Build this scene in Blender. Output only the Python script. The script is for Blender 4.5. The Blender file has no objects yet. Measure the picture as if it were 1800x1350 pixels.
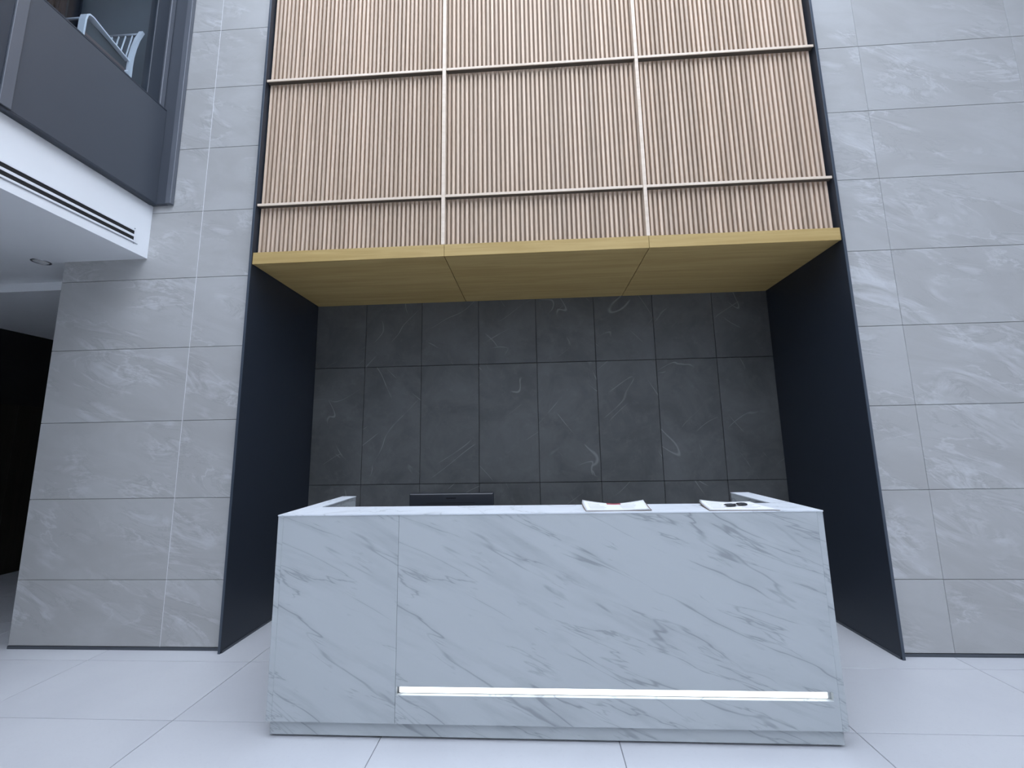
import bpy, bmesh, math, random
from mathutils import Matrix, Vector

random.seed(7)
S = bpy.context.scene
COL = S.collection

# ------------------------------------------------------------------ camera
CAM = (0.058, -3.201, 1.440)
YAW, PITCH, ROLL, FPX = -0.0531, 0.1485, -0.0171, 737.53
cd = bpy.data.cameras.new('camera'); cam = bpy.data.objects.new('camera', cd); COL.objects.link(cam)
cd.sensor_fit = 'HORIZONTAL'; cd.sensor_width = 36.0; cd.lens = FPX / 1800.0 * 36.0
cd.clip_start = 0.05; cd.clip_end = 300
fw = Vector((math.sin(YAW) * math.cos(PITCH), math.cos(YAW) * math.cos(PITCH), math.sin(PITCH)))
rt = Vector((math.cos(YAW), -math.sin(YAW), 0)); up = rt.cross(fw)
r2 = math.cos(ROLL) * rt + math.sin(ROLL) * up; u2 = -math.sin(ROLL) * rt + math.cos(ROLL) * up
cam.matrix_world = Matrix(((r2.x, u2.x, -fw.x, CAM[0]), (r2.y, u2.y, -fw.y, CAM[1]), (r2.z, u2.z, -fw.z, CAM[2]), (0, 0, 0, 1)))
S.camera = cam

# ------------------------------------------------------------------ sky: even overcast daylight through the skylight
w = bpy.data.worlds.new('overcast_sky'); S.world = w; w.use_nodes = True
bg = w.node_tree.nodes['Background']
bg.inputs['Color'].default_value = (0.835, 0.93, 1.10, 1); bg.inputs['Strength'].default_value = 1.0
vs = S.view_settings
vs.view_transform = 'Standard'; vs.look = 'None'; vs.gamma = 1.0; vs.use_curve_mapping = False
vs.exposure = 2.40

# ------------------------------------------------------------------ material helpers
def newmat(name):
    m = bpy.data.materials.new(name); m.use_nodes = True
    nt = m.node_tree; b = nt.nodes['Principled BSDF']
    return m, nt, b

class G:
    """small node-graph helper"""
    def __init__(s, nt): s.nt = nt
    def n(s, t, **k):
        o = s.nt.nodes.new(t)
        for a, v in k.items(): setattr(o, a, v)
        return o
    def link(s, a, b): s.nt.links.new(a, b)
    def coord(s, rnd=0.0):
        tc = s.n('ShaderNodeTexCoord').outputs['Object']
        if not rnd: return tc
        oi = s.n('ShaderNodeObjectInfo').outputs['Random']
        c = s.n('ShaderNodeCombineXYZ')
        m1 = s.math('MULTIPLY', oi, rnd); m2 = s.math('MULTIPLY', oi, rnd * 1.7)
        s.link(m1, c.inputs[0]); s.link(m2, c.inputs[1]); s.link(m2, c.inputs[2])
        a = s.n('ShaderNodeVectorMath', operation='ADD'); s.link(tc, a.inputs[0]); s.link(c.outputs[0], a.inputs[1])
        return a.outputs[0]
    def map(s, v, rot=(0, 0, 0), scale=(1, 1, 1), loc=(0, 0, 0)):
        m = s.n('ShaderNodeMapping'); s.link(v, m.inputs[0])
        m.inputs['Rotation'].default_value = rot
        m2 = s.n('ShaderNodeMapping'); s.link(m.outputs[0], m2.inputs[0])
        m2.inputs['Scale'].default_value = scale; m2.inputs['Location'].default_value = loc
        return m2.outputs[0]
    def noise(s, v, scale=1, detail=4, rough=.5, dist=0):
        n = s.n('ShaderNodeTexNoise'); s.link(v, n.inputs['Vector'])
        n.inputs['Scale'].default_value = scale; n.inputs['Detail'].default_value = detail
        n.inputs['Roughness'].default_value = rough; n.inputs['Distortion'].default_value = dist
        return n.outputs['Fac']
    def math(s, op, a, b=None, c=None, clamp=False):
        m = s.n('ShaderNodeMath', operation=op, use_clamp=clamp)
        for i, x in enumerate((a, b, c)):
            if x is None: continue
            if isinstance(x, (int, float)): m.inputs[i].default_value = x
            else: s.link(x, m.inputs[i])
        return m.outputs[0]
    def smooth(s, x, a, b, lo=0., hi=1.):
        m = s.n('ShaderNodeMapRange', interpolation_type='SMOOTHSTEP'); s.link(x, m.inputs[0])
        for i, q in enumerate((a, b, lo, hi)): m.inputs[i + 1].default_value = q
        return m.outputs[0]
    def ridge(s, x, wdt):
        d = s.math('ABSOLUTE', s.math('SUBTRACT', x, .5))
        return s.smooth(d, 0, wdt, 1, 0)
    def mix(s, f, a, b):
        m = s.n('ShaderNodeMix', data_type='RGBA')
        if isinstance(f, (int, float)): m.inputs[0].default_value = f
        else: s.link(f, m.inputs[0])
        for i, q in ((6, a), (7, b)):
            if isinstance(q, tuple): m.inputs[i].default_value = (*q, 1)
            else: s.link(q, m.inputs[i])
        return m.outputs[2]
    def bump(s, h, strength, dist, b):
        k = s.n('ShaderNodeBump'); k.inputs['Strength'].default_value = strength; k.inputs['Distance'].default_value = dist
        s.link(h, k.inputs['Height']); s.link(k.outputs[0], b.inputs['Normal'])

def plain(name, col, rough=.5, metal=0., spec=.5, mottled=.06):
    m, nt, b = newmat(name); g = G(nt)
    v = g.noise(g.coord(3), 5, 3)
    g.link(g.mix(v, tuple(c * (1 - mottled) for c in col), tuple(c * (1 + mottled) for c in col)), b.inputs['Base Color'])
    b.inputs['Roughness'].default_value = rough; b.inputs['Metallic'].default_value = metal
    b.inputs['Specular IOR Level'].default_value = spec
    return m

def stone_tile(name, lo, mid, hi, rough):
    m, nt, b = newmat(name); g = G(nt); c = g.coord(11.3)
    r = g.map(c, (0, math.radians(-14), 0), (.9, 1, 2.6))
    big = g.noise(r, 1.15, 6, .58, .9)
    r2_ = g.map(c, (0, math.radians(-22), 0), (.9, 1, 3.0), (4, 2, 7))
    st = g.noise(r2_, 1.7, 9, .68, 1.3)
    fine = g.noise(c, 42, 3, .6)
    region = g.smooth(g.noise(g.map(c, (0, math.radians(-18), 0), (1, 1, 2.0), (1, 8, 3)), 1.6, 3), .44, .60)
    base = g.mix(g.smooth(big, .32, .70), lo, mid)
    cloud = g.math('MULTIPLY', g.math('MULTIPLY', g.smooth(st, .50, .66), region), .92)
    k = g.mix(cloud, base, hi)
    wisp = g.math('MULTIPLY', g.math('MULTIPLY', g.ridge(big, .022), region), .50)
    k = g.mix(wisp, k, tuple(min(1, q * 1.10) for q in hi))
    dk = g.math('MULTIPLY', g.math('MULTIPLY', g.ridge(st, .030), region), .40)
    k = g.mix(dk, k, tuple(q * .78 for q in lo))
    k = g.mix(g.math('MULTIPLY', fine, .08), k, tuple(q * .85 for q in lo))
    g.link(k, b.inputs['Base Color']); b.inputs['Roughness'].default_value = rough
    g.bump(g.math('ADD', st, g.math('MULTIPLY', fine, .4)), .06, .003, b)
    return m

def marble(name, base, vein, rough, spec):
    m, nt, b = newmat(name); g = G(nt); c = g.coord()
    A = math.radians(-24)
    def field(ang, sx, sz, off, scale, det, ro, di): return g.noise(g.map(c, (0, math.radians(ang), 0), (sx, 1, sz), off), scale, det, ro, di)
    n1 = field(-28, .34, 2.3, (1.3, 0, .4), 1.55, 4, .50, .35)
    n2 = field(-20, .36, 3.2, (7.1, 3, 2.2), 2.1, 5, .55, .30)
    n3 = field(-26, .40, 3.4, (3.7, 5, 9.2), 4.2, 4, .55, .25)
    msk = field(-24, 1.2, 2.4, (2, 9, 5), 1.9, 3, .5, 0)
    m2 = field(-24, 1.6, 3.4, (8, 2, 1), 3.0, 3, .5, 0)
    v1 = g.math('MULTIPLY', g.ridge(n1, .010), g.smooth(msk, .40, .58))
    v2 = g.math('MULTIPLY', g.ridge(n2, .012), g.smooth(msk, .60, .44))
    v3 = g.math('MULTIPLY', g.ridge(n3, .020), g.smooth(m2, .56, .70))
    sm = g.math('MULTIPLY', g.smooth(field(-25, .45, 2.6, (5, 1, 1), 2.3, 6, .58, .3), .53, .74), .62)
    pale = g.math('MULTIPLY', g.smooth(field(-24, .6, 2.6, (0, 4, 6), 1.7, 5, .6, .4), .50, .70), .35)
    halo = g.math('MULTIPLY', g.math('MULTIPLY', g.ridge(n1, .06), g.smooth(msk, .45, .65)), .32)
    halo2 = g.math('MULTIPLY', g.math('MULTIPLY', g.ridge(n2, .07), g.smooth(msk, .55, .38)), .26)
    lerp = lambda t: tuple((1 - t) * x + t * y for x, y in zip(base, vein))
    k = g.mix(pale, base, tuple(x * 1.07 for x in base))
    k = g.mix(sm, k, lerp(.55)); k = g.mix(halo, k, lerp(.6)); k = g.mix(halo2, k, lerp(.6))
    k = g.mix(g.math('MULTIPLY', v1, .70), k, vein)
    k = g.mix(g.math('MULTIPLY', v2, .60), k, vein)
    k = g.mix(g.math('MULTIPLY', v3, .45), k, vein)
    g.link(k, b.inputs['Base Color']); b.inputs['Roughness'].default_value = rough
    b.inputs['Specular IOR Level'].default_value = spec
    return m

def slate(name):
    m, nt, b = newmat(name); g = G(nt); c = g.coord(9.1)
    n = g.noise(c, 2.2, 8, .65, .5); n2 = g.noise(c, 9, 6, .7)
    k = g.mix(g.smooth(n, .3, .7), (.060, .062, .063), (.098, .101, .102))
    k = g.mix(g.math('MULTIPLY', g.smooth(n2, .5, .75), .35), k, (.14, .143, .144))
    v1 = g.noise(g.map(c, (0, math.radians(-52), 0), (.6, 1, 2.4), (3, 1, 0)), 1.2, 1.5, .4, .15)
    v2 = g.noise(g.map(c, (0, math.radians(38), 0), (.6, 1, 2.4), (9, 5, 3)), 1.2, 1.5, .4, .15)
    msk = g.smooth(g.noise(c, 3.1, 2), .52, .62); mk2 = g.smooth(g.noise(c, 2.3, 2), .46, .36)
    sc = g.math('MAXIMUM', g.math('MULTIPLY', g.ridge(v1, .0055), msk), g.math('MULTIPLY', g.ridge(v2, .005), mk2))
    k = g.mix(g.math('MULTIPLY', sc, .55), k, (.26, .265, .265))
    g.link(k, b.inputs['Base Color']); b.inputs['Roughness'].default_value = .42
    g.bump(n2, .12, .003, b)
    return m

def wood(name, a, bcol, axis, rough=.5, var=.0, scale=1.):
    m, nt, b = newmat(name); g = G(nt); c = g.coord(17.0)
    sc = [34 * scale] * 3; sc[axis] = 1.6 * scale
    n = g.noise(g.map(c, (0, 0, 0), tuple(sc)), 1, 5, .6, .35)
    sc2 = [9 * scale] * 3; sc2[axis] = .7 * scale
    n2 = g.noise(g.map(c, (0, 0, 0), tuple(sc2), (3, 1, 2)), 1, 3, .5, .8)
    f = g.math('ADD', g.math('MULTIPLY', n, .55), g.math('MULTIPLY', n2, .45))
    k = g.mix(g.smooth(f, .34, .66), a, bcol)
    if var:
        oi = g.n('ShaderNodeObjectInfo').outputs['Random']
        h = g.n('ShaderNodeHueSaturation'); g.link(k, h.inputs['Color'])
        g.link(g.smooth(oi, 0, 1, 1 - var, 1 + var), h.inputs['Value']); k = h.outputs[0]
    g.link(k, b.inputs['Base Color']); b.inputs['Roughness'].default_value = rough
    b.inputs['Specular IOR Level'].default_value = .2
    g.bump(n, .10, .001, b)
    return m

def floor_stone(name):
    m, nt, b = newmat(name); g = G(nt); c = g.coord(5.0)
    n = g.noise(c, 1.1, 5, .55); f = g.noise(c, 60, 3, .7)
    k = g.mix(g.smooth(n, .3, .7), (.55, .555, .58), (.60, .605, .625))
    k = g.mix(g.math('MULTIPLY', g.smooth(f, .52, .72), .22), k, (.50, .505, .53))
    g.link(k, b.inputs['Base Color']); b.inputs['Roughness'].default_value = .38
    b.inputs['Specular IOR Level'].default_value = .35
    return m

def emit(name, col, st):
    m, nt, b = newmat(name); g = G(nt)
    b.inputs['Base Color'].default_value = (*col, 1); b.inputs['Emission Color'].default_value = (*col, 1)
    b.inputs['Emission Strength'].default_value = st
    return m

def glass(name, tint=(.90, .93, .95)):
    m, nt, b = newmat(name); g = G(nt); nt.nodes.remove(b)
    out = nt.nodes['Material Output']
    t = g.n('ShaderNodeBsdfTransparent'); t.inputs[0].default_value = (*tint, 1)
    r = g.n('ShaderNodeBsdfGlossy'); r.inputs['Roughness'].default_value = .01
    lw = g.n('ShaderNodeLayerWeight'); lw.inputs[0].default_value = .5
    fac = g.math('MULTIPLY_ADD', g.math('POWER', lw.outputs['Facing'], 5.0), .6, .022)
    mx = g.n('ShaderNodeMixShader'); g.link(fac, mx.inputs[0]); g.link(t.outputs[0], mx.inputs[1]); g.link(r.outputs[0], mx.inputs[2])
    g.link(mx.outputs[0], out.inputs['Surface'])
    return m

M = dict(
    tile=stone_tile('grey_stone_tile', (.40, .395, .385), (.45, .45, .445), (.54, .545, .55), .42),
    grout=plain('grout', (.30, .30, .31), .8), wgrout=plain('white_grout', (.80, .80, .82), .8), dgrout=plain('dark_grout', (.012, .012, .014), .8),
    slate=slate('charcoal_slate_tile'), marble=marble('white_marble', (.462, .490, .502), (.24, .26, .27), .16, .42), marble_lit_top=marble('honed_lit_marble_top', (.70, .73, .77), (.45, .48, .50), .5, .12),  # counter top marble paler than the front: overhead light put into its colour
    navy=plain('navy_powder_coat', (.022, .028, .040), .45, 0, .4),
    oakx=wood('oak_veneer', (.425, .295, .112), (.515, .372, .158), 0, .55),
    slat=wood('oak_slat', (.56, .425, .315), (.66, .515, .395), 2, .5, .10),
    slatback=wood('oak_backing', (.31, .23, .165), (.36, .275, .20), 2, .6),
    rail=wood('pale_oak_rail', (.68, .56, .44), (.78, .66, .54), 0, .4),
    floor=floor_stone('pale_porcelain'), fgrout=plain('floor_grout', (.24, .24, .26), .8),
    lens=plain('smoked_lens', (.07, .08, .09), .08),
    edge=plain('lit_navy_edge', (.060, .076, .100), .3, .2),  # navy panel edge with the light it catches put into the colour
    mezzw=plain('blue_grey_paint', (.120, .142, .165), .6),
    rail_brown=plain('dark_brown', (.085, .070, .055), .5),
    white=plain('white_plaster', (.83, .845, .86), .7, mottled=.02),
    clad=plain('slate_blue_cladding', (.058, .066, .082), .42, mottled=.04),
    clad2=plain('dark_trim_metal', (.028, .036, .050), .4), clad3=plain('grey_edge_metal', (.11, .12, .14), .35),
    steel=plain('dark_steel_strip', (.10, .11, .125), .35, .6),
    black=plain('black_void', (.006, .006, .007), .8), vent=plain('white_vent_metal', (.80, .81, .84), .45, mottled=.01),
    shade_black=plain('black_shaded_wall', (.006, .007, .008), .7), bpanel=wood('dark_brown_panel', (.020, .019, .015), (.028, .026, .021), 2, .6),  # upper corridor wall: dark material with the corridor's shade put into its black
    glass=glass('clear_glass'), led=emit('led_diffuser', (.95, .985, 1.0), .42),
    lamp=plain('frosted_lens', (.85, .85, .83), .3), chrome=plain('brushed_chrome', (.62, .63, .65), .25, .9),
    bplast=plain('black_plastic', (.014, .016, .022), .32), bplast2=plain('glossy_black', (.006, .006, .008), .12),
    paper=plain('white_paper', (.86, .87, .88), .7, mottled=.015), card=plain('brown_card', (.22, .16, .13), .7),
    red=plain('red_print', (.45, .10, .12), .6), ink=plain('grey_print', (.42, .43, .47), .7),
    chairw=plain('white_painted_metal', (.80, .83, .88), .3), mezz=plain('slate_grey_paint', (.052, .063, .073), .6),
    mslat=plain('brown_batten', (.13, .095, .095), .6), mdark=plain('dark_navy_paint', (.03, .035, .05), .5),
    carpet=plain('grey_carpet', (.16, .16, .17), .9), road=plain('pale_paving', (.42, .42, .42), .8),
    alum=plain('grey_aluminium', (.35, .37, .40), .4, .5),
)

# ------------------------------------------------------------------ mesh helpers
CACHE = {}
def box_mesh(dx, dy, dz, mat, bev=0., off=(0, 0, 0)):
    key = (round(dx, 4), round(dy, 4), round(dz, 4), mat, bev, off)
    if key in CACHE: return CACHE[key]
    bm = bmesh.new(); bmesh.ops.create_cube(bm, size=1)
    for v in bm.verts: v.co = Vector((v.co.x * dx + off[0], v.co.y * dy + off[1], v.co.z * dz + off[2]))
    if bev: bmesh.ops.bevel(bm, geom=bm.edges[:], offset=bev, segments=1, affect='EDGES', profile=.5)
    me = bpy.data.meshes.new('box'); bm.to_mesh(me); bm.free(); me.materials.append(M[mat]); CACHE[key] = me
    return me

def wloc(o):
    v = Vector(o.location)
    while o.parent: o = o.parent; v += Vector(o.location)
    return v

def put(name, me, loc, parent=None):
    o = bpy.data.objects.new(name, me); COL.objects.link(o)
    if parent: o.parent = parent; o.location = Vector(loc) - wloc(parent)
    else: o.location = loc
    return o

def box(name, x0, x1, y0, y1, z0, z1, mat, parent=None, bev=0., corner=False):
    d = (x1 - x0, y1 - y0, z1 - z0)
    if corner: return put(name, box_mesh(*d, mat, bev, (d[0] / 2, d[1] / 2, d[2] / 2)), (x0, y0, z0), parent)
    return put(name, box_mesh(*d, mat, bev), ((x0 + x1) / 2, (y0 + y1) / 2, (z0 + z1) / 2), parent)

def mesh(name, verts, faces, mat, parent=None, loc=(0, 0, 0), smooth=False):
    me = bpy.data.meshes.new(name); me.from_pydata([tuple(Vector(v) - Vector(loc)) for v in verts], [], faces)
    bm = bmesh.new(); bm.from_mesh(me); bmesh.ops.recalc_face_normals(bm, faces=bm.faces); bm.to_mesh(me); bm.free()
    for m in (mat if isinstance(mat, (list, tuple)) else [mat]): me.materials.append(M[m])
    if smooth:
        for p in me.polygons: p.use_smooth = True
    return put(name, me, loc, parent)

def prism(name, poly, z0, z1, mat, parent=None, loc=(0, 0, 0), bev=0.):
    """vertical prism over an xy polygon"""
    n = len(poly)
    v = [(x, y, z0) for x, y in poly] + [(x, y, z1) for x, y in poly]
    f = [tuple(range(n)), tuple(range(n, 2 * n))] + [(i, (i + 1) % n, n + (i + 1) % n, n + i) for i in range(n)]
    return mesh(name, v, f, mat, parent, loc)

def sweep_strip(name, path, xw0, xw1, thick, mat, parent, loc):
    """flat bar following a path in the yz plane, wide in x"""
    n = len(path); v = []; f = []
    for i, (y, z) in enumerate(path):
        a = path[max(i - 1, 0)]; b = path[min(i + 1, n - 1)]
        t = Vector((b[0] - a[0], b[1] - a[1])).normalized(); nn = Vector((-t.y, t.x)) * thick / 2
        v += [(xw0, y - nn.x, z - nn.y), (xw1, y - nn.x, z - nn.y), (xw1, y + nn.x, z + nn.y), (xw0, y + nn.x, z + nn.y)]
    for i in range(n - 1):
        for k in range(4):
            f.append((4 * i + k, 4 * i + (k + 1) % 4, 4 * i + 4 + (k + 1) % 4, 4 * i + 4 + k))
    f += [(0, 1, 2, 3), (4 * n - 4, 4 * n - 3, 4 * n - 2, 4 * n - 1)]
    return mesh(name, v, f, mat, parent, loc)

def rod(name, p, q, r, mat, parent, seg=8):
    p, q = Vector(p), Vector(q); d = (q - p).normalized()
    a = d.orthogonal().normalized(); b = d.cross(a); v = []
    for c in (p, q):
        for i in range(seg):
            t = 2 * math.pi * i / seg; v.append(c + (a * math.cos(t) + b * math.sin(t)) * r)
    f = [(i, (i + 1) % seg, seg + (i + 1) % seg, seg + i) for i in range(seg)] + [tuple(range(seg)), tuple(range(seg, 2 * seg))]
    return mesh(name, v, f, mat, parent, tuple((p + q) / 2), True)

def lathe(name, prof, centre, mat, parent, seg=24, down=1):
    """profile (r, z) turned about a vertical axis"""
    v = []; f = []; n = len(prof)
    for i in range(seg):
        t = 2 * math.pi * i / seg
        v += [(centre[0] + r * math.cos(t), centre[1] + r * math.sin(t), centre[2] + z) for r, z in prof]
    for i in range(seg):
        j = (i + 1) % seg
        for k in range(n - 1): f.append((i * n + k, j * n + k, j * n + k + 1, i * n + k + 1))
    return mesh(name, v, f, mat, parent, centre, True)

def tag(o, label, cat, group=None, kind=None):
    o['label'] = label; o['category'] = cat
    if group: o['group'] = group
    if kind: o['kind'] = kind
    return o
def st(o, label, cat): return tag(o, label, cat, None, 'structure')
def empty(name, loc):
    o = bpy.data.objects.new(name, None); COL.objects.link(o); o.location = loc; o.empty_display_size = .1
    return o

# measured planes of the place (metres; tile wall at y = 0, floor at z = 0)
FX0, FX1, FY, DB = -2.245, 2.444, -0.051, 1.030     # inner faces and front of the dark side panels, back of the niche
ZS, ZF = 2.968, 3.069                                # canopy soffit / top of canopy fascia
TOP = 7.091                                          # roof height
XL, XR = -2.751, 2.825                               # vertical joints of the pale tiles
RB = 0.491                                           # first horizontal tile joint
XM = -3.206                                          # face of the mezzanine bulkhead
YF = -8.6                                            # solid wall added behind the camera to cut frontal light
XRW, XLW = 6.4, -6.5

# ------------------------------------------------------------------ floor
fl = st(box('floor', XLW, XRW, YF, 5.0, -.12, -.004, 'fgrout'), 'pale grey large format tiled lobby floor', 'floor')
FXJ = [-3.14 + 1.1905 * k for k in range(-3, 9)]
FYJ = [-0.155 - 0.6275 * k for k in range(-8, 14)]
g_ = .0022
for i in range(len(FXJ) - 1):
    for j in range(len(FYJ) - 1):
        x0, x1 = max(FXJ[i], XLW), min(FXJ[i + 1], XRW); y0, y1 = FYJ[j + 1], FYJ[j]
        y0, y1 = max(y0, YF), min(y1, 5.0)
        if x1 - x0 < .05 or y1 - y0 < .05: continue
        if y0 > 1.2 and x0 > -3.9: continue
        if y0 > 0 and x0 > 2.5: continue
        box('tile', x0 + g_, x1 - g_, y0 + g_, y1 - g_, -.012, 0, 'floor', fl, .0012)

# ------------------------------------------------------------------ pale stone tile walls either side of the niche
def tiled_wall(name, x0, x1, joints, label):
    wl = st(box(name, x0, x1, .012, .38, 0, TOP, 'grout'), label, 'wall')
    xs = [x0] + joints + [x1]
    zs = [.022] + [RB + .6 * k for k in range(12) if RB + .6 * k <= TOP + .01]
    for a, b in zip(xs[:-1], xs[1:]):
        for c, d in zip(zs[:-1], zs[1:]):
            box('tile', a + .0010, b - .0010, 0, .014, c + .0018, d - .0018, 'tile', wl, .0012)
    return wl
wl_ = tiled_wall('wall_left', -3.951, FX0 - .021, [XL], 'pale grey stone tile wall left of the reception niche, partly under the mezzanine')
box('grout_line', XL - .0022, XL + .0022, .0006, .012, .022, TOP, 'wgrout', wl_)
tiled_wall('wall_right', FX1 + .021, XRW, [XR, XR + 1.2, XR + 2.4], 'pale bluish grey stone tile wall right of the reception niche')
st(box('baseboard_left', -3.951, FX0 - .021, -.004, .012, 0, .021, 'steel'), 'thin dark metal strip at foot of left stone wall', 'baseboard')
st(box('baseboard_right', FX1 + .021, XRW, -.004, .012, 0, .021, 'steel'), 'thin dark metal strip at foot of right stone wall', 'baseboard')

# ------------------------------------------------------------------ niche back wall of charcoal tiles
wb = st(box('wall_back', FX0 - .02, FX1 + .02, DB + .010, DB + .2, 0, ZS + .3, 'dgrout'), 'charcoal slate tile wall at the back of the reception niche', 'wall')
bx = [FX0] + [-1.7074 + .6 * k for k in range(7)] + [FX1]
bz = [0, 1.088, 2.288, ZS + .05]
for a, b in zip(bx[:-1], bx[1:]):
    for c, d in zip(bz[:-1], bz[1:]):
        box('tile', a + .0022, b - .0022, DB, DB + .012, c + .0028, d - .0028, 'slate', wb, .0012)

# ------------------------------------------------------------------ dark side panels of the niche
def fin(x0, x1, inner, label):
    p = tag(empty('niche_side_panel', ((x0 + x1) / 2, .49, 0)), label, 'wall panel', 'dark side panels of the niche')
    box('panel', x0, x1, FY, DB + .01, 0, TOP, 'navy', p, .0015)
    box('lit_edge', x0 + .0005, x1 - .0005, FY - .0025, FY - .0001, 0, TOP, 'edge', p, .0008)  # paler front edge: caught light painted onto the navy panel
    s = (inner, inner + .004) if inner == x1 else (inner - .004, inner)
    box('base_strip', s[0], s[1], FY + .01, DB, 0, .016, 'steel', p)
fin(FX0 - .020, FX0, FX0, 'tall dark navy side panel on the left of the reception niche')
fin(FX1, FX1 + .020, FX1, 'tall dark navy side panel on the right of the reception niche')

# ------------------------------------------------------------------ oak canopy over the desk
cx_ = [FX0 + .002, -.640, .990, FX1 - .002]
cp = tag(empty('wood_canopy', (.1, .5, ZS)), 'oak veneered canopy box spanning the niche below the slatted screen', 'canopy')
for a, b in zip(cx_[:-1], cx_[1:]):
    box('fascia_panel', a + .0012, b - .0012, -.043, -.021, ZS, ZF, 'oakx', cp, .001)
    box('soffit_panel', a + .0030, b - .0030, -.0205, DB - .001, ZS + .0005, ZS + .02, 'oakx', cp, .001)
box('core', FX0 + .004, FX1 - .004, -.020, DB - .002, ZS + .0205, ZF - .004, 'black', cp)

# ------------------------------------------------------------------ slatted oak screen
sc = tag(empty('slatted_screen', (.1, .06, ZF + .001)), 'tall screen of vertical oak slats with pale rails above the canopy', 'wall screen')
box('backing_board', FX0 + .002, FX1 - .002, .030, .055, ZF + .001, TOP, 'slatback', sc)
DIV = [(-.667, -.637), (.975, 1.003)]
bays = [(-2.223, -.697, 42), (-.613, .947, 42), (1.036, 2.415, 37)]
sl_me = box_mesh(.0205, .028, TOP - ZF - .001, 'slat', .0015)
for a, b, n in bays:
    for i in range(n):
        x = a + (b - a) * i / (n - 1)
        put('slat', sl_me, (x, .016, (TOP + ZF + .001) / 2), sc)
for a, b in DIV:
    box('upright', a, b, -.043, .030, ZF + .001, TOP, 'rail', sc, .0015)
for z in (3.497, 4.687, 5.877):
    for a, b in ((FX0 + .003, DIV[0][0]), (DIV[0][1], DIV[1][0]), (DIV[1][1], FX1 - .003)):
        q = box('rail', a + .0008, b - .0008, -.040, -.032, z - .010, z + .012, 'rail', sc, .0015)
        box('rail_core', a + .002, b - .002, -.0318, .0018, z - .009, z + .010, 'rail_brown', q, .001)  # dark brown piece behind the pale front, forms the underside

# ------------------------------------------------------------------ reception desk
DX0, DX1, DY = -1.348, 1.506, -.912
SE, ZB, ZT = -.681, .080, 1.094
dk = tag(empty('reception_desk', (.08, -.5, 0)), 'long white marble reception desk with glowing light strip', 'reception desk')
TH = .020
# front cladding: left slab, and the right slab built round the light slot
box('front_panel', DX0 + .030, SE - .0008, DY, DY + TH, ZB, ZT - .0062, 'marble', dk, .0006, True)
SX0, SX1, SZ0, SZ1 = -.676, 1.452, .210, .250
bm_v = []; bm_f = []
def add_box(x0, x1, y0, y1, z0, z1):
    k = len(bm_v)
    bm_v.extend([(x, y, z) for z in (z0, z1) for y in (y0, y1) for x in (x0, x1)])
    bm_f.extend([tuple(k + q for q in f) for f in ((0, 1, 3, 2), (4, 5, 7, 6), (0, 1, 5, 4), (2, 3, 7, 6), (0, 2, 6, 4), (1, 3, 7, 5))])
for q in ((SE + .0008, DX1 - .030, SZ1, ZT - .0062), (SE + .0008, DX1 - .030, ZB, SZ0), (SE + .0008, SX0, SZ0, SZ1), (SX1, DX1 - .030, SZ0, SZ1)):
    add_box(q[0], q[1], DY, DY + TH, q[2], q[3])
mesh('front_panel', bm_v, bm_f, 'marble', dk, (SE, DY, ZB))
box('edge_strip', DX0, DX0 + .0295, DY - .0005, DY + TH, ZB, ZT - .0062, 'marble', dk, .001, True)
box('edge_strip', DX1 - .0295, DX1, DY - .0005, DY + TH, ZB, ZT - .0062, 'marble', dk, .001, True)
core = box('core', DX0 + .03, DX1 - .03, DY + .040, -.625, ZB, ZT - .0064, 'white', dk)
slot = box('light_slot', SX0 - .01, SX1 + .01, DY + .030, DY + .0395, SZ0 - .012, SZ1 + .012, 'alum', dk)
box('light_strip', SX0 + .012, SX1 - .018, DY + .010, DY + .0295, SZ0 + .006, SZ1 - .005, 'led', slot, .004)
box('plinth', DX0 + .014, DX1 - .016, -.894, -.15, .012, ZB - .001, 'marble', dk, .001, True)
box('foot_recess', DX0 + .06, DX1 - .06, -.868, -.18, 0, .0115, 'black', dk)
# counter top (U shape, wings run back on both sides)
prism('counter_top', [(DX0 - .002, DY - .002), (DX1 + .002, DY - .002), (1.552, -.062), (1.430, -.062), (1.404, -.625), (-1.262, -.612), (-1.292, -.040), (-1.398, -.040)],
      ZT - .006, ZT, 'marble_lit_top', dk, (DX0, DY, ZT))
prism('side_wing', [(DX0, DY + TH + .001), (DX0 + .085, DY + TH + .001), (-1.294, -.042), (-1.396, -.042)], ZB, ZT - .0062, 'marble', dk, (DX0, DY, ZB))
prism('side_wing', [(DX1 - .100, DY + TH + .001), (DX1, DY + TH + .001), (1.550, -.064), (1.432, -.064)], ZB, ZT - .0062, 'marble', dk, (DX1, DY, ZB))
box('worktop', -1.24, 1.38, -.624, -.06, .715, .74, 'white', dk, .002)
for x in (-1.15, -.1, 1.0):
    dr = box('drawer_unit', x, x + .36, -.60, -.10, .081, .7145, 'white', dk, .002)
    for z in (.12, .32, .52):
        d = box('drawer_front', x + .006, x + .354, -.0995, -.085, z, z + .185, 'white', dr, .002)

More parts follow.
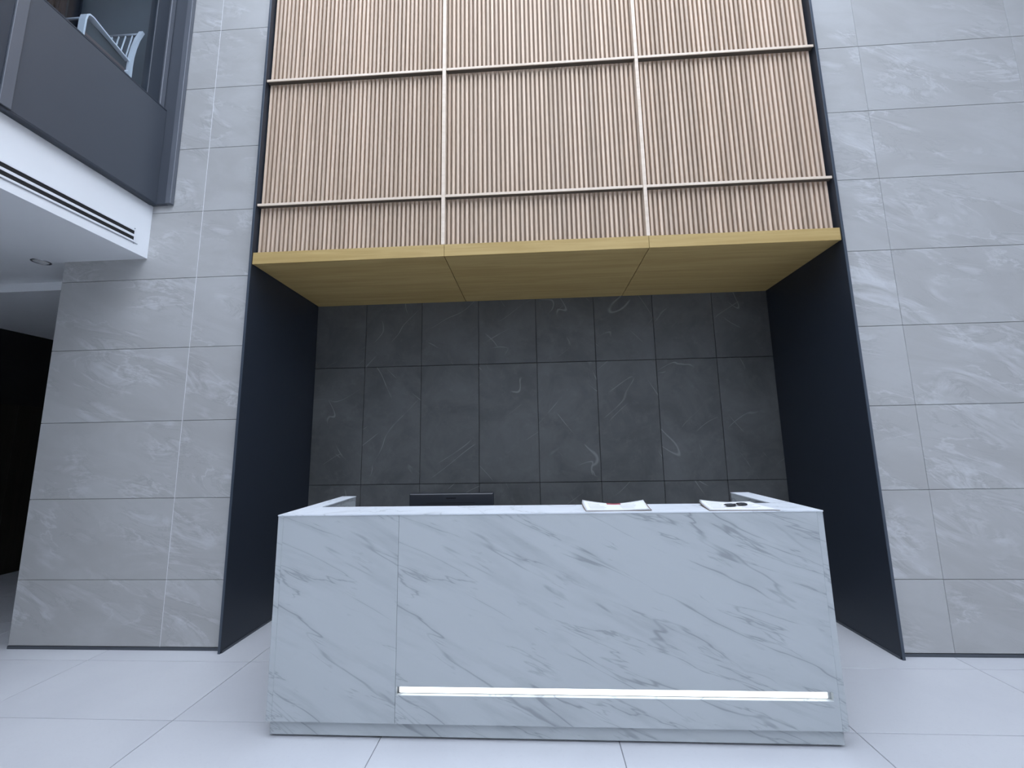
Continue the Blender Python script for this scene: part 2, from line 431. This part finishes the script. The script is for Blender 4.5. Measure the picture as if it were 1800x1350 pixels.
# ------------------------------------------------------------------ monitor behind the counter
mo = tag(empty('monitor', (-.512, -.33, .74)), 'black flat computer monitor seen from behind over the counter', 'monitor')
mx0, mx1, my = -.797, -.228, -.350
def shell():
    v = []; f = []
    z0, z1 = .800, 1.141
    rings = [(0.0, 0.0, my + .030), (0.0, 0.0, my + .012), (.003, .003, my), (.009, .008, my - .004)]
    for dx, dz, y in rings:
        v += [(mx0 + dx, y, z0 + dz), (mx1 - dx, y, z0 + dz), (mx1 - dx, y, z1 - dz), (mx0 + dx, y, z1 - dz)]
    for r in range(3):
        for k in range(4): f.append((4 * r + k, 4 * r + (k + 1) % 4, 4 * r + 4 + (k + 1) % 4, 4 * r + 4 + k))
    f += [(0, 1, 2, 3), (12, 13, 14, 15)]
    return mesh('back_shell', v, f, 'bplast', mo, (-.512, my, .97))
bsx = shell()
box('screen', mx0 + .008, mx1 - .008, my + .0302, my + .033, .812, 1.133, 'bplast2', mo)
box('vent_groove', -.676, -.355, my - .0050, my - .0035, 1.076, 1.080, 'black', bsx)
box('badge', -.545, -.480, my - .0055, my - .0035, 1.106, 1.111, 'bplast2', bsx)
box('stand_neck', -.547, -.477, my - .036, my - .0042, .752, .94, 'bplast', mo, .004)
box('stand_base', -.640, -.384, my - .075, my + .12, .740, .752, 'bplast', mo, .004)

# ------------------------------------------------------------------ open booklets and pen on the counter
def sheet(name, fn, nu, nv, th, mat, parent, loc):
    v = []; f = []
    for s in (1, 0):
        for j in range(nv + 1):
            for i in range(nu + 1):
                x, y, z = fn(i / nu, j / nv); v.append((x, y, z + (th if s else 0)))
    N = (nu + 1) * (nv + 1); ix = lambda i, j, s: s * N + j * (nu + 1) + i
    for j in range(nv):
        for i in range(nu):
            f.append((ix(i, j, 0), ix(i + 1, j, 0), ix(i + 1, j + 1, 0), ix(i, j + 1, 0)))
            f.append((ix(i, j, 1), ix(i, j + 1, 1), ix(i + 1, j + 1, 1), ix(i + 1, j, 1)))
    for i in range(nu):
        for j in (0, nv): f.append((ix(i, j, 0), ix(i + 1, j, 0), ix(i + 1, j, 1), ix(i, j, 1)))
    for j in range(nv):
        for i in (0, nu): f.append((ix(i, j, 0), ix(i, j + 1, 0), ix(i, j + 1, 1), ix(i, j, 1)))
    return mesh(name, v, f, mat, parent, loc, True)

def booklet(c, label, lift, red):
    """c: front-left, front-right, back-right, back-left corners on the counter; lift: raised back edge profile"""
    root = tag(empty('open_booklet', ((c[0][0] + c[1][0]) / 2, (c[0][1] + c[3][1]) / 2, ZT)), label, 'booklet', 'open booklets on the counter')
    L = tuple(root.location)
    def at(u, v, z=0., grow=0.):
        x = (c[0][0] * (1 - u) + c[1][0] * u) * (1 - v) + (c[3][0] * (1 - u) + c[2][0] * u) * v
        y = (c[0][1] * (1 - u) + c[1][1] * u) * (1 - v) + (c[3][1] * (1 - u) + c[2][1] * u) * v
        return x, y, ZT + z
    sheet('cover', lambda u, v: at(u * 1.03 - .008, v * .98 - .01, .0003 + lift(u, v) * .55), 16, 8, .0018, 'card', root, L)
    for k in range(3):
        sheet('page', lambda u, v, k=k: at(u * (1 - .012 * k) + .004 * k, v, .0030 + .0016 * k + lift(u, v) * (.7 + .15 * k)), 16, 8, .0009, 'paper', root, L)
    zt = .0030 + .0032 + .0011
    pr = lambda u0, u1, v0, v1, mat, nm: sheet(nm, lambda u, v: at(u0 + (u1 - u0) * u, v0 + (v1 - v0) * v, zt + lift(u0 + (u1 - u0) * u, v0 + (v1 - v0) * v)), 6, 2, .0003, mat, root, L)
    if red:
        pr(.39, .61, .80, .99, 'red', 'printed_band')
        for u in (.485, .525): pr(u, u + .018, .86, .95, 'paper', 'printed_mark')
    for k in range(5):
        pr(.08, .08 + random.uniform(.18, .30), .18 + .14 * k, .20 + .14 * k, 'ink', 'text_line')
        pr(.58, .58 + random.uniform(.18, .32), .18 + .14 * k, .20 + .14 * k, 'ink', 'text_line')
    return root
def lift1(u, v):
    e = abs(u - .52) * 2
    return v * v * (.004 + .021 * e ** 1.5) + .010 * (1 - v) * max(0, u - .5) ** 1.2
def lift2(u, v):
    return v * v * (.003 + .020 * max(0, .6 - u) ** 1.5 * 2 + .006 * u)
booklet([(.318, -.884), (.654, -.880), (.676, -.668), (.318, -.664)], 'open booklet with red printed band, left of the two on the counter', lift1, True)
booklet([(.952, -.900), (1.292, -.908), (1.270, -.664), (.985, -.668)], 'open booklet with dark glasses lying on it near the right wing', lift2, False)
gl = tag(empty('eyeglasses', (1.135, -.795, ZT + .010)), 'black rimmed glasses lying on the right hand open booklet', 'glasses')
GO = Vector((1.135, -.792, ZT + .0165)); GX = Vector((.924, .383, 0)).normalized(); GU = Vector((-.37, .90, .16)).normalized()
GU = (GU - GX * GU.dot(GX)).normalized(); GN = GX.cross(GU)
def ring(cx, wd, ht, r, name, mat, seg=20):
    v = []; f = []; k = 6
    for i in range(seg):
        t = 2 * math.pi * i / seg; sg = lambda q: math.copysign(abs(q) ** .62, q)
        p = GO + GX * (cx + wd / 2 * sg(math.cos(t))) + GU * (ht / 2 * sg(math.sin(t)))
        o = (GX * math.cos(t) + GU * math.sin(t)).normalized()
        for j in range(k):
            a = 2 * math.pi * j / k; v.append(p + (o * math.cos(a) + GN * math.sin(a)) * r)
    for i in range(seg):
        for j in range(k): f.append((i * k + j, i * k + (j + 1) % k, ((i + 1) % seg) * k + (j + 1) % k, ((i + 1) % seg) * k + j))
    rm = mesh(name, v, f, mat, gl, tuple(GO), True)
    lv = []
    for d in (.0006, -.0006):
        for i in range(seg):
            t = 2 * math.pi * i / seg; sg = lambda q: math.copysign(abs(q) ** .62, q)
            lv.append(GO + GX * (cx + wd / 2 * sg(math.cos(t))) + GU * (ht / 2 * sg(math.sin(t))) + GN * d)
    lf = [tuple(range(seg)), tuple(range(seg, 2 * seg))] + [(i, (i + 1) % seg, seg + (i + 1) % seg, seg + i) for i in range(seg)]
    mesh('lens', lv, lf, 'lens', rm, tuple(GO))
for sgn in (-1, 1):
    ring(sgn * .040, .056, .033, .0030, 'rim', 'bplast2')
    h = GO + GX * (sgn * .072) + GU * .012
    rod('hinge', GO + GX * (sgn * .068) + GU * .012, h, .0026, 'bplast2', gl, 6)
    e = GO + GX * (-sgn * .052) + GU * .014 - GN * (.0035 + .0015 * sgn)
    rod('temple', h, e, .0022, 'bplast2', gl, 6)
rod('bridge', GO - GX * .014 + GU * .008, GO + GX * .014 + GU * .008, .0022, 'bplast2', gl, 6)

# ------------------------------------------------------------------ mezzanine on the left
MZ = 4.25
st(box('ceiling', XLW, XM, YF, -.0005, 3.076, 3.555, 'white'), 'white plastered mezzanine bulkhead and soffit above the left passage', 'ceiling')
st(box('ceiling', XLW, -3.951, 0, .385, 3.076, 3.555, 'white'), 'white ceiling at the mouth of the left corridor', 'ceiling')
st(box('ceiling', XLW, -3.951, .3855, 5.0, 2.992, 3.555, 'white'), 'lower white ceiling inside the dark left corridor', 'ceiling')
st(box('floor', XLW, XM - .004, YF, -.001, 3.556, MZ, 'carpet'), 'mezzanine floor slab behind the dark parapet', 'floor')
# parapet cladding
pa = st(empty('wall_parapet', (-3.18, -1.0, 3.56)), 'slate blue metal parapet of the mezzanine above the white bulkhead', 'parapet')
PX = -3.150
box('cladding_panel', XM, PX, -1.052, -.034, 3.560, 4.4465, 'clad', pa, .002)
box('joint_cover', XM, PX + .012, -1.112, -1.0525, 3.560, 4.4465, 'clad3', pa, .002)
for k in range(4):
    box('cladding_panel', XM, PX, -1.112 - 1.85 * (k + 1), -1.1125 - 1.85 * k, 3.560, 4.4465, 'clad2', pa, .002)
box('sill', XM - .04, PX + .001, YF, -.034, 4.447, 4.462, 'clad2', pa, .002)
box('underside_strip', XM + .001, PX, YF, -.034, 3.548, 3.5595, 'clad2', pa, .001)  # dark strip along the underside of the cladding panels
po = st(empty('trim_1', (-3.1, -.02, 3.56)), 'dark metal end post of the mezzanine against the stone wall', 'trim')
box('post_face', XM - .02, -3.067, -.0335, -.001, 3.556, TOP, 'clad', po, .002)
box('post_flange', -3.0668, -3.018, -.040, -.001, 3.556, TOP, 'clad3', po, .003)
# glazing
wn = st(empty('window_1', (-3.19, -1.0, 4.462)), 'mezzanine window with dark frame above the parapet', 'window')
box('jamb', XM - .05, XM + .016, -.190, -.080, 4.4625, 6.30, 'clad2', wn, .003)
box('glazing_stop', XM - .04, XM + .030, -.079, -.036, 4.4625, 6.30, 'clad3', wn, .003)
box('head_rail', XM - .05, XM + .016, YF, -.1905, 6.24, 6.30, 'clad2', wn, .003)
ys = [-.1905 - 2.1 * k for k in range(5)]
for k in range(4):
    y1 = ys[k]; y0 = max(ys[k + 1] + .06, YF)
    box('pane', XM - .006, XM + .004, y0, y1, 4.4626, 6.24, 'glass', wn)
    box('mullion', XM - .05, XM + .016, y0 - .06, y0 - .0005, 4.4625, 6.24, 'clad2', wn, .003)
# room behind the glass
we = st(box('wall_mezzanine', XLW, XM - .052, -.024, -.0015, MZ, 6.303, 'mezzw'), 'slate grey end wall of the mezzanine room behind the glass', 'wall')
box('dark_strip', -4.255, -4.13, -.036, -.0242, MZ + .001, 6.30, 'mdark', we)
for k in range(16):
    x = -4.29 - .056 * k
    box('batten', x - .034, x, -.054, -.0242, MZ + .001, 6.30, 'mslat', we, .002)
st(box('ceiling', XLW, XM + .01, YF, 0, 6.305, 6.5, 'mezz'), 'grey ceiling of the mezzanine room behind the glass', 'ceiling')
# white arm chair by the mezzanine glass
ch = tag(empty('arm_chair', (-3.62, -.38, MZ)), 'white metal armchair with curved spindle back behind the mezzanine glass', 'chair')
Lc = tuple(ch.location)
XA, XB = -3.345, -3.875
arc = [(-.225, MZ), (-.224, 4.45), (-.221, 4.65), (-.222, 4.743), (-.219, 4.827), (-.208, 4.925), (-.189, 5.03), (-.158, 5.136)]
for xa in (XA, XB):
    s = 1 if xa == XA else -1
    sweep_strip('back_post', arc, xa - .018, xa + .018, .022, 'chairw', ch, Lc)
    arm = [(-.590, MZ), (-.588, 4.55), (-.584, 4.78), (-.578, 4.825), (-.562, 4.846), (-.535, 4.850), (-.40, 4.812), (-.235, 4.772)]
    sweep_strip('arm', arm, xa - .050 * s, xa + .005 * s, .012, 'chairw', ch, Lc)
rod('top_rail', (XA, -.163, 5.11), (XB, -.163, 5.11), .012, 'alum', ch)
rod('front_rail', (XA - .02, -.575, 4.80), (XB + .02, -.575, 4.80), .010, 'alum', ch)
rod('seat_rail', (XA, -.222, 4.68), (XB, -.222, 4.68), .012, 'chairw', ch)
for k in range(7):
    x = XA - .075 - .063 * k
    rod('spindle', (x, -.222, 4.68), (x, -.165, 5.11), .0055, 'chairw', ch, 6)
mesh('side_panel', [(x, y, z) for x in (XA - .040, XA - .028) for y, z in ((-.560, 4.40), (-.560, 4.825), (-.40, 4.803), (-.236, 4.763), (-.236, 4.40))], [(0, 1, 2, 3, 4), (5, 6, 7, 8, 9)] + [(i, (i + 1) % 5, 5 + (i + 1) % 5, 5 + i) for i in range(5)], 'mezz', ch, Lc)
box('seat', XB + .02, XA - .02, -.575, -.235, 4.66, 4.70, 'mslat', ch, .008)

# linear air diffuser in the bulkhead
ld = tag(empty('linear_diffuser', (XM, -.122, 3.21)), 'long white linear air diffuser with two black slots in the bulkhead', 'air vent')
y0, y1 = -3.4, -.118
box('back_plate', XM, XM + .002, y0, y1 - .003, 3.165, 3.262, 'black', ld)
for a, b in ((3.2555, 3.270), (3.2055, 3.2255), (3.160, 3.1755)):
    box('blade', XM + .0005, XM + .005, y0, y1 - .0205, a, b, 'vent', ld, .001)
box('end_cap', XM + .0005, XM + .005, y1 - .020, y1, 3.160, 3.268, 'vent', ld, .001)
for z in (3.277, 3.150):
    put('screw', box_mesh(.006, .008, .008, 'alum', .002), (XM + .003, y1 - .018, z), ld)
box('lower_lip', XM + .0005, XM + .006, y0, y1 + .015, 3.1545, 3.158, 'alum', ld)
ld.rotation_euler = (math.radians(1.0), 0, 0)
# recessed downlight
dl = tag(empty('recessed_downlight', (-4.131, -.030, 3.076)), 'round recessed downlight in the white soffit, unlit', 'downlight')
lathe('trim_ring', [(.064, -.001), (.064, -.005), (.054, -.006), (.050, -.002)], (-4.131, -.030, 3.076), 'chrome', dl, 28)
lathe('lens', [(.0500, -.002), (.030, -.0035), (0.0001, -.004)], (-4.131, -.030, 3.076), 'lamp', dl, 28)

# ------------------------------------------------------------------ dark corridor on the left
wc = st(box('wall_corridor', XLW - .2, XLW, .95, 5.0, 2.065, 2.992, 'shade_black'), 'dark upper wall deep in the left corridor, shade put into its black, with dark panels below', 'wall')
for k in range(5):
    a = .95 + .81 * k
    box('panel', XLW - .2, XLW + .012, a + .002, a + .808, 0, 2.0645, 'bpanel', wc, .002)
st(box('wall_end', XLW - .2, -3.95, 5.0, 5.2, 0, 3.6, 'shade_black'), 'end wall of the left corridor, shade put into its black colour', 'wall')
st(box('wall_inner', -3.951, -2.27, .381, 5.0, 0, TOP, 'shade_black'), 'dark hidden side wall of the left corridor behind the stone wall', 'wall')

# ------------------------------------------------------------------ rest of the lobby round the camera
st(box('wall_side', XRW, XRW + .2, YF, .4, 0, TOP, 'white'), 'white plastered side wall at the far right of the lobby', 'wall')
st(box('wall_outer', XLW - .2, XLW, YF, .949, 0, TOP, 'mezz'), 'outer wall under and above the mezzanine, made slate grey to cut bounce light', 'wall')  # wall colour darkened to reduce light bounced under the mezzanine
rf = st(empty('ceiling', (1, -4, TOP)), 'lobby roof with a large skylight', 'ceiling')
SK = (-3.1, 3.5, -7.4, -.18)
box('roof_band', XLW - .2, SK[0], YF, .4, TOP, TOP + .3, 'white', rf)
box('roof_band', SK[1], XRW + .2, YF, .4, TOP, TOP + .3, 'white', rf)
box('roof_band', SK[0], SK[1], SK[3], 1.3, TOP, TOP + .3, 'white', rf)
box('roof_band', SK[0], SK[1], YF, SK[2], TOP, TOP + .3, 'white', rf)
for k in range(1, 5):
    x = SK[0] + (SK[1] - SK[0]) * k / 5
    box('roof_beam', x - .05, x + .05, SK[2], SK[3], TOP + .02, TOP + .28, 'alum', rf)
st(box('wall_front', XLW, XRW, YF - .14, YF + .02, 0, TOP, 'white'), 'white wall added behind the camera to close off frontal light', 'wall')  # unseen solid wall, added so light comes mostly from above
